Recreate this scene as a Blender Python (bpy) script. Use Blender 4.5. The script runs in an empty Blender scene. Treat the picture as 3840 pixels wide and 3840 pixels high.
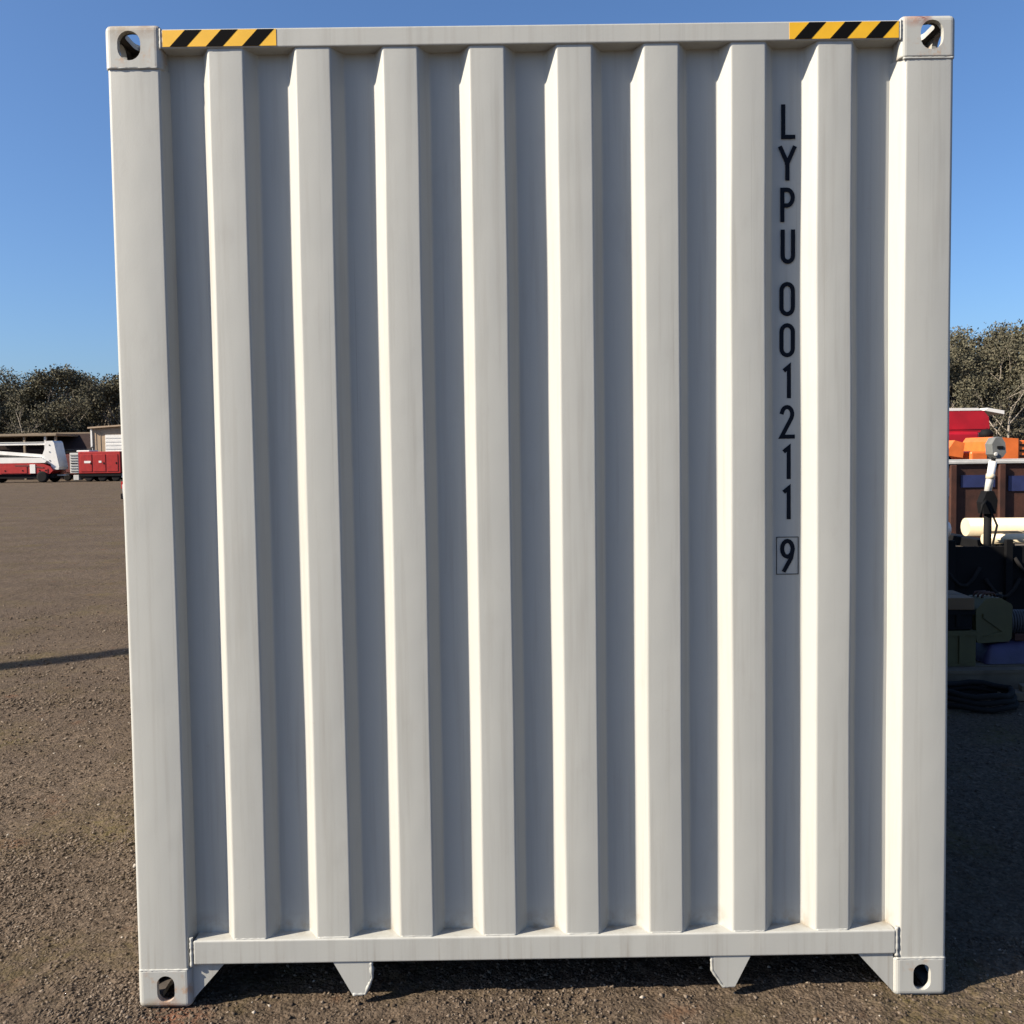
import bpy, bmesh, math, random
import numpy as np
from mathutils import Vector, Matrix

random.seed(7)
rng = np.random.default_rng(11)
S = bpy.context.scene
C = S.collection
R = math.radians

# ------------------------------------------------------------------ camera, sky, sun, exposure
cam_d = bpy.data.cameras.new('camera')
cam = bpy.data.objects.new('camera', cam_d); C.objects.link(cam)
cam.location = (-0.0820, -2.6575, 1.6504)
cam.rotation_euler = (1.5230, 0.0141, -0.0040)
cam_d.sensor_width = 36.0
cam_d.lens = 31.875
cam_d.shift_y = -0.01302
cam_d.clip_start = 0.05
cam_d.clip_end = 6000
S.camera = cam

SUN_AZ = (-0.9356, -0.3531)          # horizontal direction towards the sun
SUN_EL = R(34)
w = bpy.data.worlds.new('World'); S.world = w; w.use_nodes = True
nt = w.node_tree; nt.nodes.clear()
sky = nt.nodes.new('ShaderNodeTexSky'); sky.sky_type = 'NISHITA'; sky.sun_disc = False
sky.sun_elevation = SUN_EL
sky.sun_rotation = math.atan2(SUN_AZ[0], SUN_AZ[1])
sky.altitude = 50; sky.air_density = 1.0; sky.dust_density = 1.6; sky.ozone_density = 8.5
bg = nt.nodes.new('ShaderNodeBackground'); bg.inputs['Strength'].default_value = 0.079
wo = nt.nodes.new('ShaderNodeOutputWorld')
nt.links.new(sky.outputs[0], bg.inputs['Color']); nt.links.new(bg.outputs[0], wo.inputs['Surface'])

sd = bpy.data.lights.new('sun', 'SUN'); sd.energy = 5.0; sd.angle = R(0.53); sd.color = (1.0, 0.895, 0.735)
so = bpy.data.objects.new('sun', sd); C.objects.link(so)
sdir = Vector((SUN_AZ[0]*math.cos(SUN_EL), SUN_AZ[1]*math.cos(SUN_EL), math.sin(SUN_EL)))
so.rotation_euler = sdir.to_track_quat('Z', 'Y').to_euler(); so.location = (-20, -8, 20)

vs = S.view_settings
vs.view_transform = 'Standard'; vs.look = 'None'; vs.exposure = 1.06; vs.gamma = 1.0
vs.use_curve_mapping = False

# ------------------------------------------------------------------ materials
def mat(name, base, rough=0.6, metal=0.0, var=0.0, vscale=6.0, bump=0.0, bscale=40.0, c2=None, stretch=(1,1,1), spec=0.5, island=None):
    m = bpy.data.materials.new(name); m.use_nodes = True
    t = m.node_tree; p = t.nodes['Principled BSDF']
    p.inputs['Roughness'].default_value = rough; p.inputs['Metallic'].default_value = metal
    p.inputs['Specular IOR Level'].default_value = spec
    p.inputs['Base Color'].default_value = (*base, 1)
    tc = t.nodes.new('ShaderNodeTexCoord')
    mp = t.nodes.new('ShaderNodeMapping'); mp.inputs['Scale'].default_value = stretch
    t.links.new(tc.outputs['Object'], mp.inputs['Vector'])
    if var or c2 or island:
        n = t.nodes.new('ShaderNodeTexNoise'); n.inputs['Scale'].default_value = vscale; n.inputs['Detail'].default_value = 6
        t.links.new(mp.outputs[0], n.inputs['Vector'])
        r = t.nodes.new('ShaderNodeValToRGB')
        lo = c2 if c2 else tuple(max(0, c*(1-var)) for c in base)
        r.color_ramp.elements[0].position = 0.32; r.color_ramp.elements[1].position = 0.68
        r.color_ramp.elements[0].color = (*lo, 1); r.color_ramp.elements[1].color = (*base, 1)
        src = n.outputs['Fac']
        if island:
            g = t.nodes.new('ShaderNodeNewGeometry'); src = g.outputs['Random Per Island']
            r.color_ramp.elements[0].position = 0.0; r.color_ramp.elements[1].position = 1.0
            for pos, col in island:
                e = r.color_ramp.elements.new(pos); e.color = (*col, 1)
        t.links.new(src, r.inputs['Fac']); t.links.new(r.outputs[0], p.inputs['Base Color'])
    if bump:
        n2 = t.nodes.new('ShaderNodeTexNoise'); n2.inputs['Scale'].default_value = bscale; n2.inputs['Detail'].default_value = 5
        t.links.new(mp.outputs[0], n2.inputs['Vector'])
        b = t.nodes.new('ShaderNodeBump'); b.inputs['Strength'].default_value = bump; b.inputs['Distance'].default_value = 0.01
        t.links.new(n2.outputs['Fac'], b.inputs['Height']); t.links.new(b.outputs[0], p.inputs['Normal'])
    return m

def ramp(t, src, stops):
    r = t.nodes.new('ShaderNodeValToRGB')
    while len(r.color_ramp.elements) > 2: r.color_ramp.elements.remove(r.color_ramp.elements[-1])
    for k, (pos, col) in enumerate(stops):
        e = r.color_ramp.elements[k] if k < 2 else r.color_ramp.elements.new(pos)
        e.position = pos; e.color = (*col, 1)
    t.links.new(src, r.inputs['Fac']); return r.outputs[0]

def mixc(t, fac, a, b, mode='MIX'):
    m = t.nodes.new('ShaderNodeMix'); m.data_type = 'RGBA'; m.blend_type = mode
    for s, v in ((0, fac), (6, a), (7, b)):
        if hasattr(v, 'is_linked'): t.links.new(v, m.inputs[s])
        else: m.inputs[s].default_value = v if s == 0 else (*v, 1)
    return m.outputs[2]

def noise(t, vec, scale, detail=5, rough=0.55):
    n = t.nodes.new('ShaderNodeTexNoise'); n.inputs['Scale'].default_value = scale
    n.inputs['Detail'].default_value = detail; n.inputs['Roughness'].default_value = rough
    t.links.new(vec, n.inputs['Vector']); return n.outputs['Fac']

def mapping(t, vec, scale):
    mp = t.nodes.new('ShaderNodeMapping'); mp.inputs['Scale'].default_value = scale
    t.links.new(vec, mp.inputs['Vector']); return mp.outputs[0]

def paint_material(name, rust=0.0):
    """off white container enamel: rain streaks, specks, scuffs, slight orange peel"""
    m = bpy.data.materials.new(name); m.use_nodes = True
    t = m.node_tree; p = t.nodes['Principled BSDF']
    tc = t.nodes.new('ShaderNodeTexCoord'); ob = tc.outputs['Object']
    G = (0, 0, 0); W = (1, 1, 1)
    big = noise(t, ob, 1.7, 4)
    col = mixc(t, big, (0.378, 0.377, 0.348), (0.350, 0.351, 0.330))
    st = ramp(t, noise(t, mapping(t, ob, (16, 16, 0.55)), 2.2, 7, 0.65), [(0.50, G), (0.80, W)])
    col = mixc(t, mixc(t, 1.0, st, (0.62, 0.62, 0.62), 'MULTIPLY'), col, (0.27, 0.258, 0.228))
    sc = ramp(t, noise(t, mapping(t, ob, (3.0, 3.0, 1.2)), 3.1, 8, 0.7), [(0.57, G), (0.70, W)])
    col = mixc(t, mixc(t, 1.0, sc, (0.22, 0.22, 0.22), 'MULTIPLY'), col, (0.285, 0.275, 0.252))
    vo = t.nodes.new('ShaderNodeTexVoronoi'); vo.inputs['Scale'].default_value = 9.0
    t.links.new(ob, vo.inputs['Vector'])
    sp = ramp(t, vo.outputs['Distance'], [(0.018, W), (0.045, G)])
    keep = ramp(t, vo.outputs['Color'], [(0.72, G), (0.74, W)])
    sp = mixc(t, 1.0, sp, keep, 'MULTIPLY')
    col = mixc(t, sp, col, (0.16, 0.12, 0.09))
    hair = ramp(t, noise(t, mapping(t, ob, (150, 150, 0.30)), 1.0, 3, 0.5), [(0.66, G), (0.71, W)])
    hair = mixc(t, 1.0, hair, ramp(t, noise(t, ob, 1.1, 3), [(0.46, G), (0.60, W)]), 'MULTIPLY')
    col = mixc(t, mixc(t, 1.0, hair, (0.40, 0.40, 0.40), 'MULTIPLY'), col, (0.22, 0.215, 0.19))
    scu = ramp(t, noise(t, mapping(t, ob, (9, 9, 22)), 1.3, 8, 0.75), [(0.66, G), (0.72, W)])
    col = mixc(t, mixc(t, 1.0, scu, (0.35, 0.35, 0.35), 'MULTIPLY'), col, (0.30, 0.275, 0.235))
    sx = t.nodes.new('ShaderNodeSeparateXYZ'); t.links.new(ob, sx.inputs[0])
    def band(sock, a, b):
        r = t.nodes.new('ShaderNodeMapRange'); r.clamp = True
        r.inputs['From Min'].default_value = a; r.inputs['From Max'].default_value = b
        t.links.new(sock, r.inputs['Value']); return r.outputs[0]
    def mul(a, b):
        r = t.nodes.new('ShaderNodeMath'); r.operation = 'MULTIPLY'
        for k_, v_ in enumerate((a, b)):
            if hasattr(v_, 'is_linked'): t.links.new(v_, r.inputs[k_])
            else: r.inputs[k_].default_value = v_
        return r.outputs[0]
    grit = ramp(t, noise(t, ob, 17, 7, 0.65), [(0.42, G), (0.66, W)])
    dirt = mul(mul(band(sx.outputs['Z'], 0.275, 0.2065), band(sx.outputs['Y'], 0.015, 0.05)), grit)
    col = mixc(t, mul(dirt, 0.75), col, (0.20, 0.15, 0.09))
    run = ramp(t, noise(t, mapping(t, ob, (38, 38, 0.4)), 1.9, 5, 0.6), [(0.56, G), (0.72, W)])
    low = mul(band(sx.outputs['Z'], 0.225, 0.15), run)
    col = mixc(t, mul(low, 0.55), col, (0.22, 0.195, 0.16))
    if rust:
        def spot(px, pz, rad, c):
            d = t.nodes.new('ShaderNodeVectorMath'); d.operation = 'DISTANCE'; d.inputs[1].default_value = (px, 0.01, pz)
            t.links.new(ob, d.inputs[0])
            return mixc(t, mul(band(d.outputs['Value'], rad, rad*0.25), ramp(t, noise(t, ob, 55, 6, 0.7), [(0.30, G), (0.50, W)])), col, c)
        col = spot(-1.135, -0.005, 0.055, (0.30, 0.15, 0.075)); col = spot(-1.185, -0.002, 0.040, (0.24, 0.18, 0.11))
        col = spot(1.125, 2.892, 0.035, (0.17, 0.055, 0.04)); col = spot(1.095, 2.885, 0.030, (0.33, 0.20, 0.15))
        col = spot(-1.175, 2.895, 0.060, (0.27, 0.225, 0.17)); col = spot(-1.10, 2.898, 0.050, (0.25, 0.19, 0.14))
        geo = t.nodes.new('ShaderNodeNewGeometry')
        edge = ramp(t, geo.outputs['Pointiness'], [(0.505, G), (0.55, W)])
        rn = ramp(t, noise(t, ob, 28, 8, 0.7), [(0.58 - 0.1*rust, G), (0.68 - 0.1*rust, W)])
        rn2 = ramp(t, noise(t, ob, 9, 3), [(0.48, G), (0.62, W)])
        f = mixc(t, 1.0, rn, rn2, 'MULTIPLY')
        col = mixc(t, f, col, (0.36, 0.25, 0.17))
        f2 = ramp(t, noise(t, ob, 60, 6, 0.7), [(0.66, G), (0.74, W)])
        f2 = mixc(t, 1.0, f2, rn2, 'MULTIPLY')
        col = mixc(t, f2, col, (0.13, 0.07, 0.04))
    t.links.new(col, p.inputs['Base Color'])
    rr = t.nodes.new('ShaderNodeMapRange'); rr.inputs['To Min'].default_value = 0.54; rr.inputs['To Max'].default_value = 0.70
    t.links.new(noise(t, ob, 5, 5), rr.inputs['Value']); t.links.new(rr.outputs[0], p.inputs['Roughness'])
    p.inputs['Specular IOR Level'].default_value = 0.55
    b1 = t.nodes.new('ShaderNodeBump'); b1.inputs['Strength'].default_value = 0.10; b1.inputs['Distance'].default_value = 0.002
    t.links.new(noise(t, ob, 190, 3), b1.inputs['Height'])
    b2 = t.nodes.new('ShaderNodeBump'); b2.inputs['Strength'].default_value = 0.25; b2.inputs['Distance'].default_value = 0.012
    t.links.new(noise(t, mapping(t, ob, (1.6, 1.6, 1.0)), 3.0, 2), b2.inputs['Height'])
    t.links.new(b1.outputs[0], b2.inputs['Normal']); t.links.new(b2.outputs[0], p.inputs['Normal'])
    return m

def ground_material():
    m = bpy.data.materials.new('worn_gravelly_asphalt'); m.use_nodes = True
    t = m.node_tree; p = t.nodes['Principled BSDF']
    tc = t.nodes.new('ShaderNodeTexCoord'); ob = tc.outputs['Object']
    G = (0, 0, 0); W = (1, 1, 1)
    col = mixc(t, ramp(t, noise(t, ob, 0.9, 6, 0.6), [(0.35, G), (0.65, W)]), (0.112, 0.086, 0.063), (0.140, 0.109, 0.082))
    fine = noise(t, ob, 46, 7, 0.7)
    col = mixc(t, ramp(t, fine, [(0.40, G), (0.62, W)]), mixc(t, 1.0, col, (0.58, 0.56, 0.54), 'MULTIPLY'), col)
    v = t.nodes.new('ShaderNodeTexVoronoi'); v.inputs['Scale'].default_value = 95
    t.links.new(ob, v.inputs['Vector'])
    peb = ramp(t, v.outputs['Color'], [(0.0, (0.45, 0.44, 0.43)), (0.55, (1.0, 1.0, 1.0)), (0.86, (1.25, 1.22, 1.18)), (0.95, (1.6, 1.56, 1.5))])
    col = mixc(t, 0.75, col, mixc(t, 1.0, col, peb, 'MULTIPLY'))
    vb = t.nodes.new('ShaderNodeTexVoronoi'); vb.inputs['Scale'].default_value = 30
    t.links.new(ob, vb.inputs['Vector'])
    peb2 = ramp(t, vb.outputs['Color'], [(0.0, (0.7, 0.68, 0.66)), (0.5, (1.0, 1.0, 1.0)), (0.95, (1.3, 1.25, 1.2))])
    col = mixc(t, 0.6, col, mixc(t, 1.0, col, peb2, 'MULTIPLY'))
    moss = ramp(t, noise(t, ob, 1.3, 5, 0.6), [(0.50, G), (0.66, W)])
    moss = mixc(t, 1.0, moss, ramp(t, noise(t, ob, 22, 6, 0.7), [(0.38, G), (0.60, W)]), 'MULTIPLY')
    col = mixc(t, mixc(t, 1.0, moss, (0.7, 0.7, 0.7), 'MULTIPLY'), col, (0.098, 0.078, 0.030))
    rst = ramp(t, noise(t, mapping(t, ob, (1.0, 1.0, 1.0)), 3.7, 5, 0.6), [(0.62, G), (0.72, W)])
    col = mixc(t, mixc(t, 1.0, rst, (0.45, 0.45, 0.45), 'MULTIPLY'), col, (0.16, 0.078, 0.04))
    trk = ramp(t, noise(t, mapping(t, ob, (0.16, 1.1, 1)), 1.5, 6, 0.6), [(0.42, G), (0.62, W)])
    col = mixc(t, mixc(t, 1.0, trk, (0.32, 0.32, 0.32), 'MULTIPLY'), col, (0.070, 0.052, 0.040))
    crk = t.nodes.new('ShaderNodeTexVoronoi'); crk.feature = 'DISTANCE_TO_EDGE'; crk.inputs['Scale'].default_value = 0.9
    wv = t.nodes.new('ShaderNodeVectorMath'); wv.operation = 'ADD'
    nn = t.nodes.new('ShaderNodeTexNoise'); nn.inputs['Scale'].default_value = 4; nn.inputs['Detail'].default_value = 6
    t.links.new(ob, nn.inputs['Vector']); t.links.new(ob, wv.inputs[0]); t.links.new(nn.outputs['Color'], wv.inputs[1])
    t.links.new(wv.outputs[0], crk.inputs['Vector'])
    ck = ramp(t, crk.outputs['Distance'], [(0.004, W), (0.012, G)])
    ck = mixc(t, 1.0, ck, ramp(t, noise(t, ob, 0.7, 3), [(0.52, G), (0.62, W)]), 'MULTIPLY')
    col = mixc(t, mixc(t, 1.0, ck, (0.6, 0.6, 0.6), 'MULTIPLY'), col, (0.028, 0.022, 0.018))
    dd = t.nodes.new('ShaderNodeVectorMath'); dd.operation = 'DISTANCE'; dd.inputs[1].default_value = (-1.10, -0.05, 0)
    t.links.new(ob, dd.inputs[0])
    mr = t.nodes.new('ShaderNodeMapRange'); mr.inputs['From Min'].default_value = 0.13; mr.inputs['From Max'].default_value = 0.02
    t.links.new(dd.outputs['Value'], mr.inputs['Value'])
    rs2 = mixc(t, 1.0, mr.outputs[0], ramp(t, noise(t, ob, 30, 5, 0.6), [(0.38, G), (0.6, W)]), 'MULTIPLY')
    col = mixc(t, rs2, col, (0.17, 0.075, 0.045))
    t.links.new(col, p.inputs['Base Color'])
    p.inputs['Roughness'].default_value = 0.95; p.inputs['Specular IOR Level'].default_value = 0.08
    b1 = t.nodes.new('ShaderNodeBump'); b1.inputs['Strength'].default_value = 0.9; b1.inputs['Distance'].default_value = 0.006; b1.invert = True
    t.links.new(v.outputs['Distance'], b1.inputs['Height'])
    b2 = t.nodes.new('ShaderNodeBump'); b2.inputs['Strength'].default_value = 0.8; b2.inputs['Distance'].default_value = 0.012
    t.links.new(fine, b2.inputs['Height']); t.links.new(b1.outputs[0], b2.inputs['Normal'])
    b3 = t.nodes.new('ShaderNodeBump'); b3.inputs['Strength'].default_value = 0.6; b3.inputs['Distance'].default_value = 0.05
    t.links.new(noise(t, ob, 7, 5, 0.6), b3.inputs['Height']); t.links.new(b2.outputs[0], b3.inputs['Normal'])
    t.links.new(b3.outputs[0], p.inputs['Normal'])
    return m

M = {}
M['paint'] = paint_material('off_white_container_paint')
M['cast'] = paint_material('chipped_casting_paint', rust=0.8)
M['ground'] = ground_material()
M['grime'] = mat('grimy_bare_steel', (0.085, 0.07, 0.058), 0.8, var=0.5, vscale=30)
M['yellow'] = mat('yellow_reflective_tape', (0.74, 0.405, 0.010), 0.55, var=0.12, vscale=20)
M['black'] = mat('black_tape', (0.005, 0.0048, 0.005), 0.8, spec=0.04)
M['ink'] = mat('navy_black_lettering', (0.004, 0.007, 0.014), 0.7, spec=0.12)
M['steel'] = mat('dark_underframe_steel', (0.05, 0.05, 0.055), 0.7, var=0.4)
M['stone'] = mat('loose_stones', (0.21, 0.17, 0.13), 0.95, island=[(0.3, (0.078, 0.059, 0.043)), (0.65, (0.116, 0.089, 0.066)), (0.93, (0.150, 0.119, 0.092))], c2=(0.040, 0.030, 0.023), spec=0.12)
M['pale'] = mat('pale_pebble', (0.34, 0.30, 0.25), 0.9, var=0.3, vscale=60)
M['red'] = mat('red_machine_paint', (0.36, 0.017, 0.013), 0.4, var=0.25, vscale=3)
M['redd'] = mat('deep_red_paint', (0.40, 0.008, 0.018), 0.35, var=0.25, vscale=2)
M['maroon'] = mat('faded_maroon_paint', (0.14, 0.022, 0.018), 0.6, var=0.4, vscale=3)
M['white'] = mat('white_machine_paint', (0.72, 0.70, 0.66), 0.45, var=0.12, vscale=2)
M['cream'] = mat('cream_paint', (0.66, 0.56, 0.40), 0.45, var=0.18, vscale=5)
M['tan'] = mat('tan_cladding', (0.36, 0.26, 0.17), 0.7, var=0.15, vscale=2)
M['brown'] = mat('dark_brown_roofing', (0.034, 0.022, 0.020), 0.85, var=0.3, vscale=2, spec=0.15)
M['post'] = mat('weathered_timber', (0.24, 0.18, 0.12), 0.8, var=0.3, stretch=(1,1,8))
M['rust'] = mat('rust_brown_steel', (0.060, 0.019, 0.010), 0.8, var=0.55, vscale=5, bump=0.3)
M['orange'] = mat('orange_machine_paint', (0.72, 0.16, 0.03), 0.4, var=0.25, vscale=4)
M['grey'] = mat('grey_metal', (0.15, 0.155, 0.15), 0.7, metal=0.0, var=0.25, vscale=14)
M['lgrey'] = mat('pale_grey_plastic', (0.50, 0.49, 0.46), 0.6, var=0.2, vscale=9)
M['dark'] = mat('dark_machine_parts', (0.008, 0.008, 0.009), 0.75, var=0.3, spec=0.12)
M['rubber'] = mat('tyre_rubber', (0.014, 0.013, 0.013), 0.9, bump=0.3, spec=0.15)
M['glass'] = mat('dark_window_glass', (0.015, 0.018, 0.02), 0.08)
M['blue'] = mat('blue_plate', (0.022, 0.030, 0.10), 0.5, var=0.3)
M['lilac'] = mat('faded_lilac_plate', (0.10, 0.085, 0.13), 0.6, var=0.3)
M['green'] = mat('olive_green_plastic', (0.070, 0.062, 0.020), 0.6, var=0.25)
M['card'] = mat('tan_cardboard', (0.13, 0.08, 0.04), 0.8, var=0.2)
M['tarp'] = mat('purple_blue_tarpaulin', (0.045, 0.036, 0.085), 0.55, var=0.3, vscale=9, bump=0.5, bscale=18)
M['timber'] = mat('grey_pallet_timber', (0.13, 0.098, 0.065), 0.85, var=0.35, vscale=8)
M['lens'] = mat('red_lamp_lens', (0.35, 0.01, 0.01), 0.2)
M['bark'] = mat('pale_gum_bark', (0.34, 0.29, 0.235), 0.85, var=0.55, vscale=2.5, stretch=(1,1,0.4))
M['leaf'] = mat('olive_gum_leaves', (0.118, 0.110, 0.070), 0.8, island=[(0.35, (0.085, 0.079, 0.053)), (0.7, (0.104, 0.092, 0.063))], c2=(0.070, 0.070, 0.050), spec=0.12)
M['scrub'] = mat('brown_olive_scrub', (0.104, 0.090, 0.064), 0.85, spec=0.1, island=[(0.4, (0.062, 0.057, 0.042)), (0.75, (0.084, 0.073, 0.052))], c2=(0.050, 0.050, 0.036))

# ------------------------------------------------------------------ mesh helpers
def link(name, me, material, parent=None):
    o = bpy.data.objects.new(name, me); C.objects.link(o)
    if material is not None and not me.materials: me.materials.append(material)
    if parent is not None: o.parent = parent
    return o

def tag(o, label=None, cat=None, group=None, kind=None):
    if label: o['label'] = label
    if cat: o['category'] = cat
    if group: o['group'] = group
    if kind: o['kind'] = kind
    return o

def thing(name, label, cat, loc=(0,0,0), rz=0.0, group=None):
    o = bpy.data.objects.new(name, None); C.objects.link(o)
    o.location = loc; o.rotation_euler = (0, 0, rz); o.empty_display_size = 0.2
    return tag(o, label, cat, group)

class MB:
    """collects shapes into one mesh"""
    def __init__(s): s.v = []; s.f = []; s.sm = []
    def add(s, vs_, fs_, smooth=False):
        n = len(s.v); s.v += [tuple(v) for v in vs_]
        for f in fs_: s.f.append([i+n for i in f]); s.sm.append(smooth)
        return s
    def box(s, x0, x1, y0, y1, z0, z1, bev=0.0, rot=None, at=None):
        bm = bmesh.new(); bmesh.ops.create_cube(bm, size=1)
        for v in bm.verts:
            v.co = Vector(((x0+x1)/2 + v.co.x*(x1-x0), (y0+y1)/2 + v.co.y*(y1-y0), (z0+z1)/2 + v.co.z*(z1-z0)))
        if bev: bmesh.ops.bevel(bm, geom=bm.edges[:], offset=bev, segments=3, affect='EDGES', profile=0.5)
        if rot is not None:
            c = Vector(at) if at else Vector(((x0+x1)/2, (y0+y1)/2, (z0+z1)/2))
            for v in bm.verts: v.co = c + rot @ (v.co - c)
        bm.verts.index_update()
        s.add([v.co for v in bm.verts], [[v.index for v in f.verts] for f in bm.faces]); bm.free(); return s
    def prism(s, pts, axis, a, b, smooth=False):
        """closed polygon pts extruded from a to b along axis ('x','y','z'); pts in the two other axes"""
        def P(p, t): return (t, p[0], p[1]) if axis == 'x' else (p[0], t, p[1]) if axis == 'y' else (p[0], p[1], t)
        n = len(pts)
        area = sum(pts[i][0]*pts[(i+1) % n][1]-pts[(i+1) % n][0]*pts[i][1] for i in range(n))
        if (area < 0) != (axis == 'y'): pts = pts[::-1]
        vs_ = [P(p, a) for p in pts] + [P(p, b) for p in pts]
        k = len(s.f)
        s.add(vs_, [[i, (i+1) % n, n+(i+1) % n, n+i] for i in range(n)], smooth)
        s.add(vs_, [list(range(n))[::-1], list(range(n, 2*n))], False)
        return s
    def tube(s, pts, r, seg=10, cap=True, smooth=True):
        pts = [Vector(p) for p in pts]; rs = r if isinstance(r, (list, tuple)) else [r]*len(pts)
        rings = []; up = Vector((0.13, 0.31, 0.94))
        for i, p in enumerate(pts):
            d = (pts[min(i+1, len(pts)-1)] - pts[max(i-1, 0)]).normalized()
            a = d.cross(up)
            if a.length < 1e-3: a = d.cross(Vector((1, 0, 0)))
            a.normalize(); b = d.cross(a).normalized()
            rings.append([p + (a*math.cos(2*math.pi*k/seg) + b*math.sin(2*math.pi*k/seg))*rs[i] for k in range(seg)])
        vs_ = [v for rg in rings for v in rg]; fs_ = []
        for i in range(len(pts)-1):
            for k in range(seg):
                fs_.append([i*seg+k, i*seg+(k+1) % seg, (i+1)*seg+(k+1) % seg, (i+1)*seg+k][::-1])
        s.add(vs_, fs_, smooth)
        if cap:
            s.add(rings[0], [list(range(seg))]); s.add(rings[-1], [list(range(seg))[::-1]])
        return s
    def lathe(s, prof, centre, axis='z', seg=16):
        """prof: (radius, t) pairs"""
        c = Vector(centre); vs_ = []; fs_ = []
        for r, t in prof:
            for k in range(seg):
                a = 2*math.pi*k/seg; u, v = r*math.cos(a), r*math.sin(a)
                vs_.append(c + Vector((u, v, t) if axis == 'z' else (t, u, v) if axis == 'x' else (v, t, u)))
        for i in range(len(prof)-1):
            for k in range(seg): fs_.append([i*seg+k, i*seg+(k+1) % seg, (i+1)*seg+(k+1) % seg, (i+1)*seg+k])
        n = (len(prof)-1)*seg
        s.add(vs_, fs_, True)
        s.add(vs_, [list(range(seg))[::-1], list(range(n, n+seg))]); return s
    def mesh(s, name):
        me = bpy.data.meshes.new(name); me.from_pydata(s.v, [], s.f)
        me.polygons.foreach_set('use_smooth', s.sm); me.update()
        bm = bmesh.new(); bm.from_mesh(me); bmesh.ops.remove_doubles(bm, verts=bm.verts, dist=1e-6)
        bmesh.ops.recalc_face_normals(bm, faces=bm.faces); bm.to_mesh(me); bm.free(); me.update()
        return me
    def build(s, name, material, parent=None): return link(name, s.mesh(name), material, parent)

def fillet(pts, radii, seg=4, closed=True):
    out = []; n = len(pts)
    for i, p in enumerate(pts):
        r = radii[i] if isinstance(radii, (list, tuple)) else radii
        if (not closed and i in (0, n-1)) or r <= 0: out.append(tuple(p)); continue
        p = Vector(p); a = Vector(pts[i-1]) - p; b = Vector(pts[(i+1) % n]) - p
        la, lb = a.length, b.length; a.normalize(); b.normalize()
        ang = a.angle(b); t = min(r/math.tan(ang/2), 0.48*la, 0.48*lb); rr = t*math.tan(ang/2)
        c = p + (a+b).normalized()*(rr/math.sin(ang/2))
        s0 = p + a*t - c; s1 = p + b*t - c
        for k in range(seg+1):
            f = k/seg; v = s0.lerp(s1, f)
            out.append(tuple(c + v.normalized()*rr))
    return out

# ------------------------------------------------------------------ ground
def vnoise(x, y, seed=0):
    xi = np.floor(x).astype(np.int64); yi = np.floor(y).astype(np.int64); fx = x-xi; fy = y-yi
    fx = fx*fx*(3-2*fx); fy = fy*fy*(3-2*fy)
    def h(a, b):
        n = (a*374761393 + b*668265263 + seed*1442695041) & 0x7fffffff
        n = ((n ^ (n >> 13))*1274126177) & 0x7fffffff
        return ((n ^ (n >> 16)) & 0xffff)/65535.0
    return (h(xi, yi)*(1-fx)+h(xi+1, yi)*fx)*(1-fy) + (h(xi, yi+1)*(1-fx)+h(xi+1, yi+1)*fx)*fy

def ground_height(x, y):
    d = np.hypot(np.maximum(np.abs(x+0.8)-3.0, 0), np.maximum(np.abs(y-1.2)-2.2, 0))
    fade = np.exp(-d/3.0)
    z = (vnoise(x*1.1, y*1.1, 1)-0.5)*0.012 + (vnoise(x*4, y*4, 2)-0.5)*0.008
    z += ((vnoise(x*19, y*19, 3)-0.5)*0.007 + (vnoise(x*41, y*41, 4)-0.5)*0.007 + (vnoise(x*79, y*79, 5)-0.5)*0.0045)*fade
    # pressed flat where the container's four castings stand
    for cx in (-1.138, 1.138):
        for cy in (0.09, 12.1):
            k = np.exp(-((x-cx)**2+(y-cy)**2)/0.10**2)
            z = z*(1-k) - 0.002*k
    return z

def axis(lo, hi, step, far, g=1.09):
    a = list(np.arange(lo, hi, step)); up = []; s = step; p = a[-1]
    while p < far: s *= g; p += s; up.append(p)
    dn = []; s = step; p = a[0]
    while p > -far: s *= g; p -= s; dn.append(p)
    return np.array(dn[::-1] + a + up)
gx = axis(-3.6, 2.2, 0.0125, 2500); gy = axis(-0.35, 2.4, 0.0125, 2500, 1.055)
X, Y = np.meshgrid(gx, gy); Z = ground_height(X, Y)
nx, ny = len(gx), len(gy)
me = bpy.data.meshes.new('ground')
me.vertices.add(nx*ny); me.vertices.foreach_set('co', np.stack([X, Y, Z], -1).astype(np.float32).ravel())
ii, jj = np.meshgrid(np.arange(nx-1), np.arange(ny-1)); b0 = (jj*nx+ii).ravel()
q = np.stack([b0, b0+1, b0+nx+1, b0+nx], -1).astype(np.int32)
me.loops.add(q.size); me.loops.foreach_set('vertex_index', q.ravel())
me.polygons.add(len(q)); me.polygons.foreach_set('loop_start', np.arange(0, q.size, 4, dtype=np.int32))
me.polygons.foreach_set('loop_total', np.full(len(q), 4, np.int32)); me.polygons.foreach_set('use_smooth', np.ones(len(q), bool))
me.update(calc_edges=True); me.validate()
tag(link('ground', me, M['ground']), kind='structure')

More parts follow.
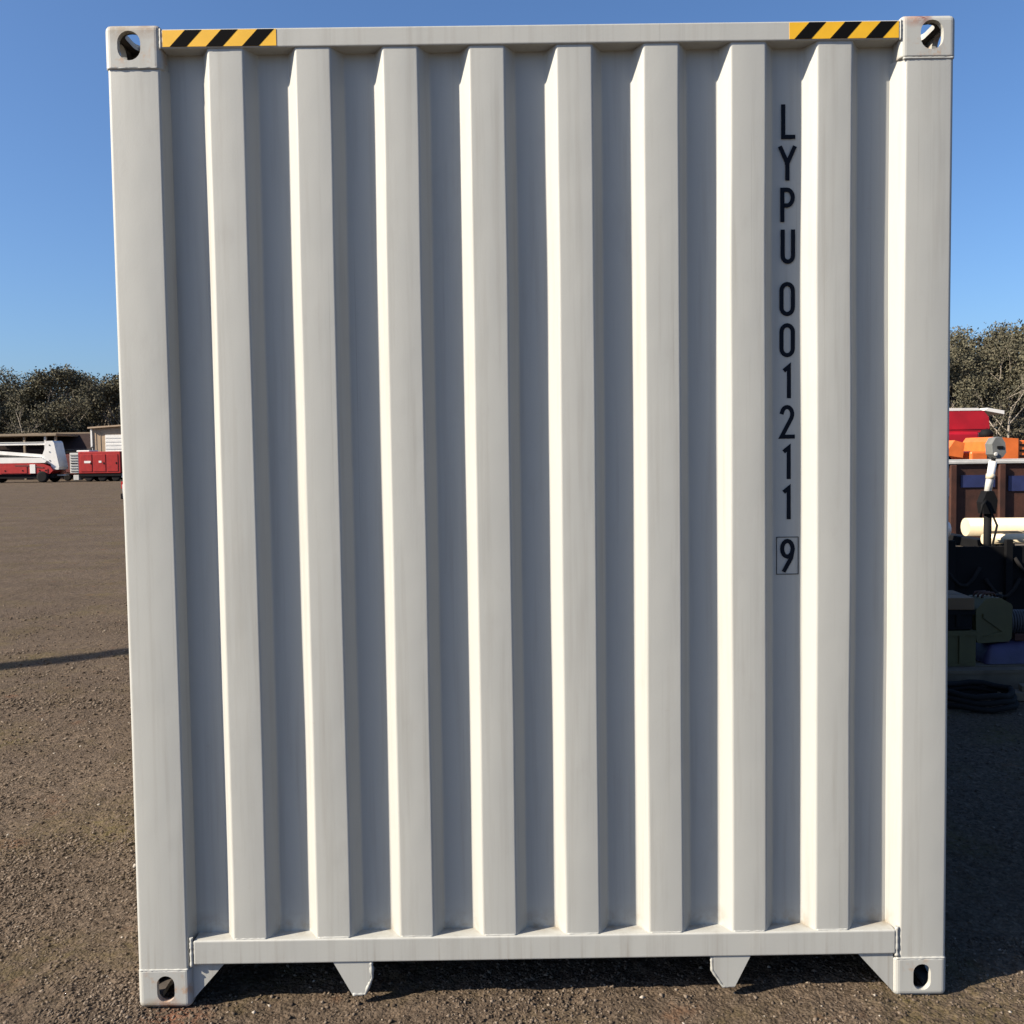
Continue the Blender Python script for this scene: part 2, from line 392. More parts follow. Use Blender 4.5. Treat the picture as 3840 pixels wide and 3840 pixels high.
# loose stones
oct_v = np.array([[1,0,0],[-1,0,0],[0,1,0],[0,-1,0],[0,0,1],[0,0,-1]], float)
oct_f = np.array([[0,2,4],[2,1,4],[1,3,4],[3,0,4],[2,0,5],[1,2,5],[3,1,5],[0,3,5]])
def stones(name, xs, ys, rad, material):
    n = len(xs); v = np.repeat(oct_v[None], n, 0)
    v = v*(0.65+0.7*rng.random((n, 6, 1)))
    v = v*(rad[:, None, None]*np.stack([0.8+0.6*rng.random(n), 0.8+0.6*rng.random(n), 0.55+0.35*rng.random(n)], -1)[:, None, :])
    a = rng.random(n)*6.283; ca, sa = np.cos(a)[:, None], np.sin(a)[:, None]
    x = v[:, :, 0]*ca - v[:, :, 1]*sa; y = v[:, :, 0]*sa + v[:, :, 1]*ca
    t = (rng.random(n)-0.5)*1.2; ct, s_ = np.cos(t)[:, None], np.sin(t)[:, None]
    zz = v[:, :, 2]*ct + x*s_; x = x*ct - v[:, :, 2]*s_
    co = np.stack([x+xs[:, None], y+ys[:, None], zz+(ground_height(xs, ys)+rad*0.12)[:, None]], -1)
    me = bpy.data.meshes.new(name); me.vertices.add(n*6); me.vertices.foreach_set('co', co.astype(np.float32).ravel())
    f = (oct_f[None]+6*np.arange(n)[:, None, None]).reshape(-1, 3).astype(np.int32)
    me.loops.add(f.size); me.loops.foreach_set('vertex_index', f.ravel())
    me.polygons.add(len(f)); me.polygons.foreach_set('loop_start', np.arange(0, f.size, 3, dtype=np.int32))
    me.polygons.foreach_set('loop_total', np.full(len(f), 3, np.int32)); me.update(calc_edges=True)
    return link(name, me, material)
def scatter(n, x0, x1, y0, y1, clump):
    xs = x0+(x1-x0)*rng.random(n*4); ys = y0+(y1-y0)*rng.random(n*4)**1.0
    k = vnoise(xs*2.3, ys*2.3, 21)*0.6 + vnoise(xs*7, ys*7, 22)*0.4
    keep = rng.random(n*4) < np.clip((k-clump)*1.6, 0.10, 1)
    return xs[keep][:n], ys[keep][:n]
px_, py_ = [], []
for n, x0, x1, y0, y1, cl in ((20000, -2.6, -1.1, -0.3, 1.3, 0.30), (10000, -1.3, 1.8, -0.32, 0.32, 0.25), (13000, -4.2, -1.2, 1.3, 3.6, 0.40), (7000, -7, -1.8, 3.6, 8, 0.45), (3000, 1.25, 3.4, -0.2, 4, 0.35)):
    a, b = scatter(n, x0, x1, y0, y1, cl); px_.append(a); py_.append(b)
px_ = np.concatenate(px_); py_ = np.concatenate(py_)
far = np.clip((py_-0.5)/3, 0, 1)
rad = (0.0020 + 0.0058*rng.random(len(px_))**2.8)*(1+0.9*far)
tag(stones('loose_gravel', px_, py_, rad, M['stone']), kind='stuff')
n = 60
n0 = n
xs = np.concatenate([-1.25-2.2*rng.random(35), -1.2+2.9*rng.random(25)]); ys = np.concatenate([-0.2+3.4*rng.random(35), -0.16+0.42*rng.random(25)])
xs = np.concatenate([xs, [-1.445, -1.395, -0.83, -1.62, -1.40, 0.30, 1.0]]); ys = np.concatenate([ys, [0.415, 0.185, 0.02, 0.95, 1.25, 0.015, 0.0]]); n = n+7
tag(stones('pale_pebbles', xs, ys, (0.003+0.0045*rng.random(n)**2)*np.where(ys > 1, 1.4, 1)*np.where(np.arange(n) >= n0, 2.0, 1), M['pale']), kind='stuff')
# ------------------------------------------------------------------ shipping container
box_root = thing('shipping_container', 'off white corrugated shipping container with black and yellow warning tape on its top rail', 'shipping container')
L = 12.192
def part(name, mb, m='paint', parent=None): return mb.build(name, M[m] if isinstance(m, str) else m, parent or box_root)

def oval(w_, h_, seg=10):
    r = w_/2; pts = []
    for k in range(seg+1): a = math.pi*k/seg; pts.append((r*math.cos(a), h_/2-r+r*math.sin(a)))
    for k in range(seg+1): a = math.pi+math.pi*k/seg; pts.append((r*math.cos(a), -h_/2+r+r*math.sin(a)))
    return pts
def casting(cx, cy, z0, z1, sx, sy, sz):
    """hollow corner casting with oval openings on its three outer faces; cx,cy = outer corner"""
    wx, wy = 0.162, 0.178
    x0, x1 = (cx, cx+wx) if sx < 0 else (cx-wx, cx); y0, y1 = (cy, cy+wy) if sy < 0 else (cy-wy, cy)
    def ob(mb): return bpy.data.objects.new('t', mb.mesh('t'))
    bm = bmesh.new(); bmesh.ops.create_cube(bm, size=1)
    for v in bm.verts: v.co = Vector(((x0+x1)/2+v.co.x*(x1-x0), (y0+y1)/2+v.co.y*(y1-y0), (z0+z1)/2+v.co.z*(z1-z0)))
    zw = z0 if sz > 0 else z1
    ed = [e for e in bm.edges if not all(abs(v.co.z-zw) < 1e-5 for v in e.verts)]
    bmesh.ops.bevel(bm, geom=ed, offset=0.018, segments=5, affect='EDGES', profile=0.5)
    bmesh.ops.bevel(bm, geom=[e for e in bm.edges if all(abs(v.co.z-zw) < 1e-5 for v in e.verts)], offset=0.004, segments=2, affect='EDGES', profile=0.5)
    cme = bpy.data.meshes.new('t'); bm.to_mesh(cme); bm.free()
    o = bpy.data.objects.new('t', cme)
    th = 0.017
    cut = [MB().box(x0+th, x1-th, y0+th, y1-th, z0+th, z1-th)]
    zc = (z0+z1)/2 + 0.002; hw, hh = (0.066, 0.083) if sz > 0 else (0.053, 0.081)
    xm = (x0+x1)/2 + (0.010*sx if sz > 0 else 0.004); ym = (y0+y1)/2
    cut.append(MB().prism([(xm+a, zc+b) for a, b in oval(hw, hh)], 'y', (y0-0.02) if sy < 0 else (y1-0.04), (y0+0.04) if sy < 0 else (y1+0.02)))
    cut.append(MB().prism([(ym+a, zc+b) for a, b in oval(0.062, 0.080)], 'x', (x0-0.02) if sx < 0 else (x1-0.04), (x0+0.04) if sx < 0 else (x1+0.02)))
    cut.append(MB().prism([(xm+a, ym+b) for a, b in oval(0.064, 0.118)], 'z', (z1-0.04) if sz > 0 else (z0-0.02), (z1+0.02) if sz > 0 else (z0+0.04)))
    tmp = [o]; C.objects.link(o)
    for c in cut:
        co = ob(c); C.objects.link(co); tmp.append(co)
        md = o.modifiers.new('b', 'BOOLEAN'); md.operation = 'DIFFERENCE'; md.object = co; md.solver = 'EXACT'
    dg = bpy.context.evaluated_depsgraph_get(); me = bpy.data.meshes.new_from_object(o.evaluated_get(dg)); me.name = 'corner_casting'
    for tobj in tmp: bpy.data.objects.remove(tobj)
    me.materials.clear(); me.materials.append(M['cast']); me.materials.append(M['grime'])
    for p in me.polygons:            # unpainted, grimy inside of the casting; upper right walls kept pale to look sunlit
        if all(x0+th-1e-4 <= me.vertices[i].co.x <= x1-th+1e-4 and y0+th-1e-4 <= me.vertices[i].co.y <= y1-th+1e-4 and z0+th-1e-4 <= me.vertices[i].co.z <= z1-th+1e-4 for i in p.vertices):
            p.material_index = 0 if (sx > 0 and sz > 0 and abs(p.normal.z) < 0.5) else 1
    return link('corner_casting', me, None, box_root)
for sy, cy in ((-1, 0.0), (1, L)):
    for sx in (-1, 1):
        casting(sx*1.220, cy, 0.0, 0.118, sx, sy, -1)
        casting(sx*1.2225, cy, 2.778 if sx > 0 else 2.772, 2.898, sx, sy, 1)

# front wall: ribs proud, valleys recessed
p_, a_, s_, yf, yb, xc = 0.2505, 0.1012, 0.0296, 0.0085, 0.0540, -0.0014
def zwav(prof, z0, z1, nz, amp, seed):
    """open profile (x,y) extruded along z as a 2 mm sheet with slight press waviness"""
    n = len(prof); P = np.array(prof); d = np.gradient(P, axis=0); nrm = np.stack([-d[:, 1], d[:, 0]], -1)
    nrm /= np.linalg.norm(nrm, axis=1, keepdims=True)
    zs = np.linspace(z0, z1, nz); V = []
    for off in (0, 1):
        for z in zs:
            wv = (vnoise(P[:, 0]*3.1+seed, np.full(n, z*1.7), 31)-0.5)*2*amp
            wx = (vnoise(P[:, 0]*5.3+seed, np.full(n, z*2.3), 37)-0.5)*2*amp
            q_ = P + off*0.002*nrm
            V.append(np.stack([q_[:, 0]+wx, q_[:, 1]+wv, np.full(n, z)], -1))
    V = np.concatenate(V); F = []
    for j in range(nz-1):
        for i in range(n-1):
            b = j*n+i; F.append([b, b+1, b+n+1, b+n]); b += nz*n; F.append([b, b+n, b+n+1, b+1])
    mb = MB(); mb.add(V, F, True); return mb
prof = [(-1.0700, yb)]
for k in range(8):
    c = xc+(k-3.5)*p_
    prof += [(c-a_/2-s_, yb), (c-a_/2, yf), (c+a_/2, yf), (c+a_/2+s_, yb)]
prof.append((1.0690, yb))
prof = fillet(prof, 0.0105, 5, closed=False)
part('corrugated_front_wall', zwav(prof, 0.200, 2.836, 36, 0.0017, 5.0))

# corner posts (folded section) and their rear twins
def post(sx, front):
    if sx < 0: pts = [(-1.2175, 0.160), (-1.2175, 0.004), (-1.0670, 0.004), (-1.0535, 0.058), (-1.0535, 0.160)]
    else:      pts = [(1.2175, 0.160), (1.2175, 0.004), (1.0784, 0.004), (1.0505, 0.058), (1.0505, 0.160)]
    if not front: pts = [(x, L-y) for x, y in pts]
    pts = fillet(pts, [0, 0.012, 0.008, 0.005, 0], 5)
    mb = MB(); zs = np.linspace(0.1165, 2.780, 24); n = len(pts)
    V = []
    for z in zs:
        dx = 0.0012*math.sin(z*2.1+sx)
        V += [(x+dx*0.5, y+0.0010*math.sin(z*3.3+sx*2), z) for x, y in pts]
    F = [[j*n+i, j*n+(i+1) % n, (j+1)*n+(i+1) % n, (j+1)*n+i] for j in range(len(zs)-1) for i in range(n)]
    mb.add(V, F, True)
    return part('corner_post', mb)
for sx in (-1, 1):
    for fr in (True, False): post(sx, fr)

part('top_rail', MB().box(-1.0605, 1.0605, 0.0025, 0.090, 2.8285, 2.8830, 0.0045))
part('bottom_sill', MB().box(-1.0500, 1.0650, 0.0025, 0.090, 0.1325, 0.2065, 0.0050))
# weld beads where post, casting, rail and sill meet
def bead(pts, r, seed):
    out = []; rs = []
    rn = random.Random(seed)
    for a, b in zip(pts[:-1], pts[1:]):
        a, b = Vector(a), Vector(b); m_ = max(2, int((b-a).length/0.006))
        for k in range(m_): out.append(a.lerp(b, k/m_)); rs.append(r*(0.75+0.5*rn.random()))
    out.append(Vector(pts[-1])); rs.append(r)
    return MB().tube(out, rs, 8)
part('weld_bead', bead([(-1.0565, 0.007, 0.125), (-1.0565, 0.007, 0.215)], 0.0052, 1))
part('weld_bead', bead([(1.0690, 0.008, 0.125), (1.0690, 0.008, 0.215)], 0.0058, 2))
for sx in (-1, 1):
    part('weld_bead', bead([(sx*1.215, 0.0035, 2.775), (sx*1.070, 0.0035, 2.775)], 0.0034, 5+sx))
    part('weld_bead', bead([(sx*1.213, 0.0035, 0.1185), (sx*1.066, 0.0035, 0.1185)], 0.0034, 9+sx))
    part('weld_bead', bead([(sx*1.0620, 0.004, 2.827), (sx*1.0620, 0.004, 2.884)], 0.0032, 15+sx))
for k in range(8):
    c = xc+(k-3.5)*p_
    part('weld_bead', bead([(c-a_/2+0.003, yf+0.001, 0.2075), (c+a_/2-0.003, yf+0.001, 0.2075)], 0.0028, 40+k))

# gusset plates under the sill
def plate(pts, y0, y1, name='gusset_plate'):
    return part(name, MB().prism(pts, 'y', y0, y1))
plate([(-1.0595, 0.1345), (-0.9560, 0.1345), (-1.0595, 0.0180)], 0.018, 0.028)
plate([(1.0590, 0.1345), (0.9500, 0.1345), (1.0590, 0.0125)], 0.010, 0.020)
pl = plate([(-0.6330, 0.1345), (-0.5765, 0.0310), (-0.5420, 0.0310), (-0.5200, 0.0810), (-0.5215, 0.1345)], 0.007, 0.017)
bead_l = bead([(-0.5180, 0.011, 0.130), (-0.5160, 0.011, 0.082), (-0.5380, 0.011, 0.032), (-0.5750, 0.011, 0.031)], 0.0062, 71).build('edge_weld', M['paint'], pl)
pr = plate([(0.5150, 0.1345), (0.5165, 0.0880), (0.5490, 0.0370), (0.5800, 0.0370), (0.6290, 0.1345)], 0.007, 0.017)
bead([(0.5110, 0.012, 0.130), (0.5120, 0.012, 0.087), (0.5440, 0.012, 0.037), (0.5780, 0.012, 0.036)], 0.0048, 72).build('edge_weld', M['paint'], pr)
# side webs that carry the pocket plates back under the floor
part('pocket_web', MB().box(-0.629, -0.523, 0.0175, 0.60, 0.118, 0.1340))
part('pocket_web', MB().box(0.518, 0.626, 0.0175, 0.60, 0.118, 0.1340))

# side walls, roof, floor, cross members, rear doors
def side(sx):
    pr_ = []; y = 0.150
    while y < L-0.42:
        pr_ += [(y, 1.212), (y+0.072, 1.212), (y+0.140, 1.176), (y+0.210, 1.176)]; y += 0.278
    pr_ += [(y, 1.212), (L-0.150, 1.212)]
    V = []; n = len(pr_)
    for t in (0, 0.002):
        for z in (0.150, 2.840): V += [(sx*(b-t), a, z) for a, b in pr_]
    F = []
    for i in range(n-1): F += [[i, i+1, n+i+1, n+i], [2*n+i, 3*n+i, 3*n+i+1, 2*n+i+1]]
    mb = MB(); mb.add(V, F); part('corrugated_side_wall', mb)
    part('side_rail', MB().box(sx*1.19-0.027, sx*1.19+0.027, 0.176, L-0.176, 2.828, 2.886, 0.004))
    part('side_rail', MB().box(sx*1.19-0.025, sx*1.19+0.025, 0.176, L-0.176, 0.060, 0.158, 0.004))
side(-1); side(1)
rf = MB()
for k in range(44):
    y = 0.10+k*0.2725; rf.box(-1.165, 1.165, y, y+0.2725, 2.868+0.006*(k % 2), 2.876+0.006*(k % 2))
part('roof', rf)
part('floor', MB().box(-1.165, 1.165, 0.092, L-0.10, 0.160, 0.190), 'steel')
cm = MB().box(-1.160, 1.160, -0.03, 0.03, 0.034, 0.158).mesh('cross_member')
for k in range(28):
    o = link('cross_member', cm, M['steel'], box_root); o.location = (0, 0.36+k*0.425, 0)
for sx in (-1, 1):
    d = part('door', MB().box(min(sx*0.006, sx*1.048), max(sx*0.006, sx*1.048), L-0.075, L-0.025, 0.210, 2.800, 0.006))
    for xx in (0.28, 0.78):
        MB().tube([(sx*xx, L-0.005, 0.15), (sx*xx, L-0.005, 2.83)], 0.017, 10).build('lock_rod', M['grey'], d)
part('door_header', MB().box(-1.06, 1.06, L-0.10, L-0.01, 2.802, 2.884, 0.004))
part('door_sill', MB().box(-1.05, 1.05, L-0.10, L-0.01, 0.120, 0.208, 0.004))

# hazard tape
def hazard(x0, x1, blacks):
    t = part('hazard_tape', MB().box(x0, x1, 0.0014, 0.0034, 2.8325, 2.8790), 'yellow')
    for xb0, xb1, xt0, xt1 in blacks:
        MB().prism([(xb0, 2.8325), (xb1, 2.8325), (xt1, 2.8790), (xt0, 2.8790)], 'y', 0.0009, 0.0020).build('black_stripe', M['black'], t)
hazard(-1.0555, -0.7300, [(-1.0350+k*0.1035, -0.9875+k*0.1035, -0.9905+k*0.1035, -0.9430+k*0.1035) for k in range(3)])
hazard(0.7420, 1.0560, [(0.7560+k*0.1025, 0.8040+k*0.1025, 0.7990+k*0.1025, 0.8465+k*0.1025) for k in range(3)])

# identification letters: strokes laid as thin paint on the recessed valley
def ribbon(paths, width, x, zc, hgt, wid, y):
    """each path is a list of (u,v) in 0..1 boxes; ribbon with mitred joints"""
    mb = MB(); h = width/2
    for kp, (path, closed) in enumerate(paths):
        P = [Vector((u*(wid-width)+h, v*(hgt-width)+h)) for u, v in path]; n = len(P)
        Lp, Rp = [], []
        for i in range(n):
            a = P[i]-P[i-1] if (i > 0 or closed) else None
            b = P[(i+1) % n]-P[i] if (i < n-1 or closed) else None
            if a is None: a = b
            if b is None: b = a
            a = a.normalized(); b = b.normalized(); na = Vector((-a.y, a.x)); nb = Vector((-b.y, b.x))
            mn = (na+nb); mn = mn.normalized() if mn.length > 1e-6 else na
            k = h/max(0.45, mn.dot(na)); q0 = P[i]
            if not closed and i == 0: q0 = q0 - b*h*0.95
            if not closed and i == n-1: q0 = q0 + a*h*0.95
            Lp.append(q0+mn*k); Rp.append(q0-mn*k)
        V = [(x-wid/2+p.x, y-0.0002*kp, zc-hgt/2+p.y) for p in Lp+Rp]; V += [(a, b_+0.0006, c) for a, b_, c in V]
        m_ = 2*n; F = []
        for i in range(n if closed else n-1):
            j = (i+1) % n
            F += [[i, j, n+j, n+i], [m_+i, m_+n+i, m_+n+j, m_+j], [i, m_+i, m_+j, j], [n+i, n+j, m_+n+j, m_+n+i]]
        if not closed: F += [[0, n, m_+n, m_], [n-1, m_+n-1, m_+2*n-1, 2*n-1]]
        mb.add(V, F)
    return mb
def arc(cx, cy, rx, ry, a0, a1, k=8): return [(cx+rx*math.cos(R(a0+(a1-a0)*i/k)), cy+ry*math.sin(R(a0+(a1-a0)*i/k))) for i in range(k+1)]
O_ = arc(0.5, 0.78, 0.5, 0.22, 0, 180, 10) + arc(0.5, 0.22, 0.5, 0.22, 180, 360, 10)
GL = {
 'L': (0.042, [([(0, 1), (0, 0), (1, 0)], False)]),
 'Y': (0.052, [([(0, 1), (0.5, 0.50), (0.5, 0)], False), ([(0.5, 0.50), (1, 1)], False)]),
 'P': (0.043, [([(0, 0), (0, 1)]+arc(0.45, 0.74, 0.55, 0.26, 90, -90, 10)+[(0.37, 0.48)], False)]),
 'U': (0.043, [([(0, 1)]+arc(0.5, 0.20, 0.5, 0.20, 180, 360, 10)+[(1, 1)], False)]),
 '0': (0.046, [(O_, True)]),
 '1': (0.023, [([(0.0, 0.90), (1.0, 1.0), (1.0, 0)], False)]),
 '2': (0.046, [(arc(0.48, 0.76, 0.46, 0.24, 165, -32, 10)+[(0.0, 0.0), (1, 0)], False)]),
 '9': (0.044, [(arc(0.5, 0.73, 0.5, 0.27, 0, 360, 16)[:-1], True), ([(1.0, 0.70), (0.86, 0.42), (0.22, 0.0)], False)]),
}
chars = [('L', 2.6178, 0.7540), ('Y', 2.4975, 0.7515), ('P', 2.3768, 0.7520), ('U', 2.2551, 0.7530), ('0', 2.1016, 0.7510), ('0', 1.9803, 0.7510),
         ('1', 1.8585, 0.7510), ('2', 1.7385, 0.7515), ('1', 1.6176, 0.7505), ('1', 1.4970, 0.7505), ('9', 1.3381, 0.7520)]
yl = yb - 0.0022
for ch, zc, x in chars:
    wd, paths = GL[ch]
    part('digit' if ch.isdigit() else 'letter', ribbon(paths, 0.0123, x, zc, 0.1005, wd, yl), 'ink')
part('check_digit_frame', ribbon([([(0, 0), (1, 0), (1, 1), (0, 1)], True)], 0.0020, 0.7520, 1.3378, 0.1135, 0.0670, yl), 'ink')
# ------------------------------------------------------------------ machinery helpers
def wheel(parent, x, y, r, wd, axis_='y', z=None):
    z = r if z is None else z
    wt = MB().lathe([(r*0.62, -wd/2), (r*0.95, -wd/2), (r, -wd*0.32), (r, wd*0.32), (r*0.95, wd/2), (r*0.62, wd/2)], (x, y, z), axis_, 20).build('wheel', M['rubber'], parent)
    MB().lathe([(r*0.22, -wd*0.36), (r*0.60, -wd*0.40), (r*0.60, wd*0.40), (r*0.22, wd*0.36)], (x, y, z), axis_, 16).build('rim', M['lgrey'], wt)
def pbox(parent, name, m, *a, bev=0.02): return MB().box(*a, bev).build(name, M[m], parent)

# --- red generator on the far side of the yard (local x along the body, front faces -y)
g = thing('generator_trailer', 'red boxy generator with a pale slatted radiator end, parked before the tan shed', 'generator', (-33.1, 71.6, 0))
body = pbox(g, 'canopy', 'red', -1.62, 1.75, -1.0, 1.0, 0.66, 2.42, bev=0.05)
for x0, x1 in ((-1.45, -0.55), (-0.45, 0.55), (0.65, 1.55)): MB().box(x0, x1, -1.035, -0.99, 0.82, 2.20, 0.015).build('door_panel', M['red'], body)
for x in (-0.62, 0.42, 1.42): MB().box(x-0.04, x+0.04, -1.06, -1.03, 1.40, 1.56, 0.01).build('latch', M['dark'], body)
pbox(g, 'pale_label', 'white', -1.15, -0.62, -1.047, -1.034, 1.50, 1.68, bev=0.003)
pbox(g, 'pale_label', 'white', 0.02, 0.24, -1.047, -1.034, 1.52, 1.68, bev=0.003)
pbox(g, 'radiator_housing', 'lgrey', -2.34, -1.63, -0.98, 0.98, 0.70, 2.34, bev=0.04)
for k in range(7): pbox(g, 'louvre', 'dark' if k == 3 else 'grey', -2.26, -1.72, -1.02, -0.975, 0.84+k*0.21, 0.84+k*0.21+0.07, bev=0.008)
pbox(g, 'fuel_box', 'lgrey', -2.10, -1.66, -0.95, -0.2, 0.14, 0.56, bev=0.03)
pbox(g, 'roof_cowl', 'white', -1.85, -0.80, -0.8, 0.8, 2.40, 2.54, bev=0.05)
pbox(g, 'skid_frame', 'dark', -1.62, 1.75, -0.95, 0.95, 0.42, 0.665, bev=0.02)
MB().tube([(-1.1, 0.2, 2.4), (-1.1, 0.2, 2.75), (-1.0, 0.2, 2.82)], 0.05, 10).build('exhaust_pipe', M['dark'], g)
for x in (-0.9, 0.2, 1.3): wheel(g, x, -0.75, 0.36, 0.26); wheel(g, x, 0.75, 0.36, 0.26)
pbox(g, 'tail_bumper', 'white', 1.76, 1.95, -0.9, 0.9, 0.30, 0.62, bev=0.03)

# --- white and red boom lift
t = thing('white_boom_lift', 'white and red boom lift with folded white booms at the far left', 'boom lift', (-39.2, 71.2, 0))
ub = MB().box(-6.2, 2.20, -0.24, 0.24, 3.02, 3.27, 0.03).build('upper_boom', M['white'], t)
MB().box(-5.8, 1.6, -0.27, -0.242, 3.20, 3.25).build('hose_track', M['grey'], ub)
MB().prism([(1.98, 3.32), (2.50, 3.34), (2.62, 3.20), (2.98, 1.25), (2.92, 1.02), (2.45, 1.02), (2.30, 1.45), (1.70, 1.66), (1.62, 2.10), (1.86, 2.70)], 'y', -0.75, 0.75).build('counterweight', M['white'], t)
for z in (1.75, 2.45, 3.0): MB().lathe([(0.01, -0.02), (0.05, -0.02), (0.05, 0.02), (0.01, 0.02)], (2.25, -0.76, z), 'y', 10).build('bolt', M['grey'], t)
MB().prism([(-6.0, 2.92), (1.45, 2.26), (1.62, 2.10), (1.50, 2.02), (-6.0, 2.62)], 'y', -0.62, -0.30).build('lower_boom', M['white'], t)
MB().tube([(-3.5, -0.45, 2.36), (0.6, -0.45, 2.04)], 0.07, 10).build('lift_cylinder', M['grey'], t)
MB().prism([(-3.2, 1.58), (1.95, 1.58), (2.10, 1.72), (1.70, 1.96), (0.2, 2.02), (-3.2, 2.06)], 'y', -1.0, 1.0).build('hood', M['white'], t)
MB().prism([(-3.2, 0.70), (2.35, 0.70), (2.60, 0.95), (2.40, 1.25), (1.85, 1.50), (0.90, 1.57), (-3.2, 1.57)], 'y', -1.02, 1.02).build('turntable', M['red'], t)
MB().prism([(-0.4, 1.42), (1.0, 1.40), (1.9, 1.22), (1.8, 1.14), (0.9, 1.30), (-0.4, 1.32)], 'y', -1.06, -1.025).build('arch_trim', M['maroon'], t)
MB().box(0.78, 1.22, -1.07, -1.025, 0.74, 1.46, 0.01).build('pale_panel', M['white'], t)
MB().box(1.35, 2.20, -1.06, -1.025, 0.78, 1.10, 0.01).build('locker_door', M['red'], t)
MB().box(-1.6, 0.55, -1.06, -1.025, 0.76, 1.28, 0.01).build('locker_door', M['red'], t)
for x in (-1.2, 0.2, 1.55, 2.05): MB().box(x-0.05, x+0.05, -1.085, -1.062, 0.92, 1.02, 0.005).build('latch', M['dark'], t)
MB().box(-3.6, 2.55, -0.9, 0.9, 0.34, 0.69, 0.02).build('chassis', M['dark'], t)
MB().box(2.56, 3.25, -0.3, 0.3, 0.50, 0.62, 0.02).build('tow_bracket', M['lgrey'], t)
for x in (1.75, -2.6): wheel(t, x, -0.95, 0.46, 0.3); wheel(t, x, 0.95, 0.46, 0.3)
MB().box(-6.9, -6.0, -0.7, 0.7, 1.9, 2.0).build('basket_floor', M['grey'], t)
for z in (2.45, 2.95): MB().tube([(-6.9, -0.7, z), (-6.0, -0.7, z), (-6.0, 0.7, z), (-6.9, 0.7, z), (-6.9, -0.7, z)], 0.03, 6).build('basket_rail', M['white'], t)
for x, y in ((-6.9, -0.7), (-6.0, -0.7), (-6.0, 0.7), (-6.9, 0.7)): MB().tube([(x, y, 2.0), (x, y, 2.95)], 0.03, 6).build('basket_post', M['white'], t)

# --- maroon machine between them
g = thing('maroon_compressor', 'dark maroon upright machine standing between the white boom lift and the red generator', 'machine', (-37.5, 75.2, 0))
pbox(g, 'housing', 'maroon', -0.75, 0.80, -0.7, 0.7, 0.55, 2.35, bev=0.06)
for k in range(3): pbox(g, 'panel', 'maroon', -0.65+k*0.48, -0.25+k*0.48, -0.735, -0.69, 0.75, 2.15, bev=0.01)
pbox(g, 'lid', 'dark', -0.80, 0.85, -0.75, 0.75, 2.35, 2.50, bev=0.04)
pbox(g, 'tow_bar', 'grey', -0.95, 1.55, -0.10, 0.10, 0.42, 0.55, bev=0.01)
for y in (-0.72, 0.72): wheel(g, 0.0, y, 0.34, 0.2)
MB().tube([(1.45, 0, 0), (1.45, 0, 0.60)], 0.04, 8).build('jack_leg', M['lgrey'], g)

# --- tan building, dark shed, carport
b = thing('tan_shed', 'tan clad shed with a white roller door rising behind the red generator', 'shed', (-34.5, 80.0, 0))
MB().prism([(-3.35, 0), (4.5, 0), (4.5, 5.10), (-3.35, 4.62)], 'y', 0, 6).build('wall', M['tan'], b)
for k in range(19):
    x = -3.0+k*0.40
    if x > 4.4 or -2.20 < x+0.03 < 0.75: continue
    MB().box(x-0.03, x+0.03, -0.03, 0.005, 0.05, 4.56+0.0612*(x+3.35)).build('cladding_rib', M['tan'], b)
MB().prism([(-3.6, 4.60), (4.8, 5.115), (4.8, 5.24), (-3.6, 4.74)], 'y', -0.35, 6.3).build('roof', M['tan'], b)
MB().box(-3.47, -3.31, -0.08, 0.10, 0, 4.60, 0.01).build('corner_flashing', M['white'], b)
dr = MB().box(-2.15, 0.70, -0.06, 0.0, 0.02, 4.02, 0.01).build('roller_door', M['white'], b)
for k in range(12): MB().box(-2.12, 0.67, -0.085, -0.055, 0.10+k*0.325, 0.32+k*0.325, 0.02).build('door_slat', M['white'], dr)

b = thing('dark_shed', 'long dark brown roofed shed under the trees behind the white boom lift', 'shed', (-45.0, 84.0, 0))
MB().box(-1.6, 8.6, 0.05, 7, 0, 2.7).build('wall', M['brown'], b)
MB().prism([(-0.5, 2.80), (2.6, 4.42), (6.9, 2.80), (6.9, 2.70), (2.6, 4.32), (-0.5, 2.70)], 'x', -2.0, 9.0).build('roof', M['brown'], b)
MB().box(-2.05, 9.05, 2.50, 2.72, 4.37, 4.50).build('ridge_cap', M['post'], b)
MB().box(-2.05, 9.05, -0.66, -0.48, 2.66, 2.84).build('gutter', M['steel'], b)
for x in (0.2, 3.2, 6.2): MB().box(x-0.06, x+0.06, -0.03, 0.049, 0, 2.6).build('post', M['steel'], b)
b = thing('carport', 'open timber carport with dark bays and pale posts above the white folded booms', 'carport', (-46.25, 82.0, 0))
MB().box(-4.0, 4.3, -0.3, 4.2, 4.05, 4.28, 0.03).build('roof', M['post'], b)
for x in (-3.8, -1.3, 1.2, 3.15, 4.1): MB().box(x-0.09, x+0.09, -0.1, 0.08, 0, 4.05).build('post', M['lgrey'] if x == 3.15 else M['post'], b)
MB().box(-3.9, 4.2, 4.0, 4.1, 0, 4.05).build('back_wall', M['brown'], b)
MB().box(-3.9, 4.2, 0.9, 1.0, 0.0, 2.85).build('inner_wall', M['brown'], b)

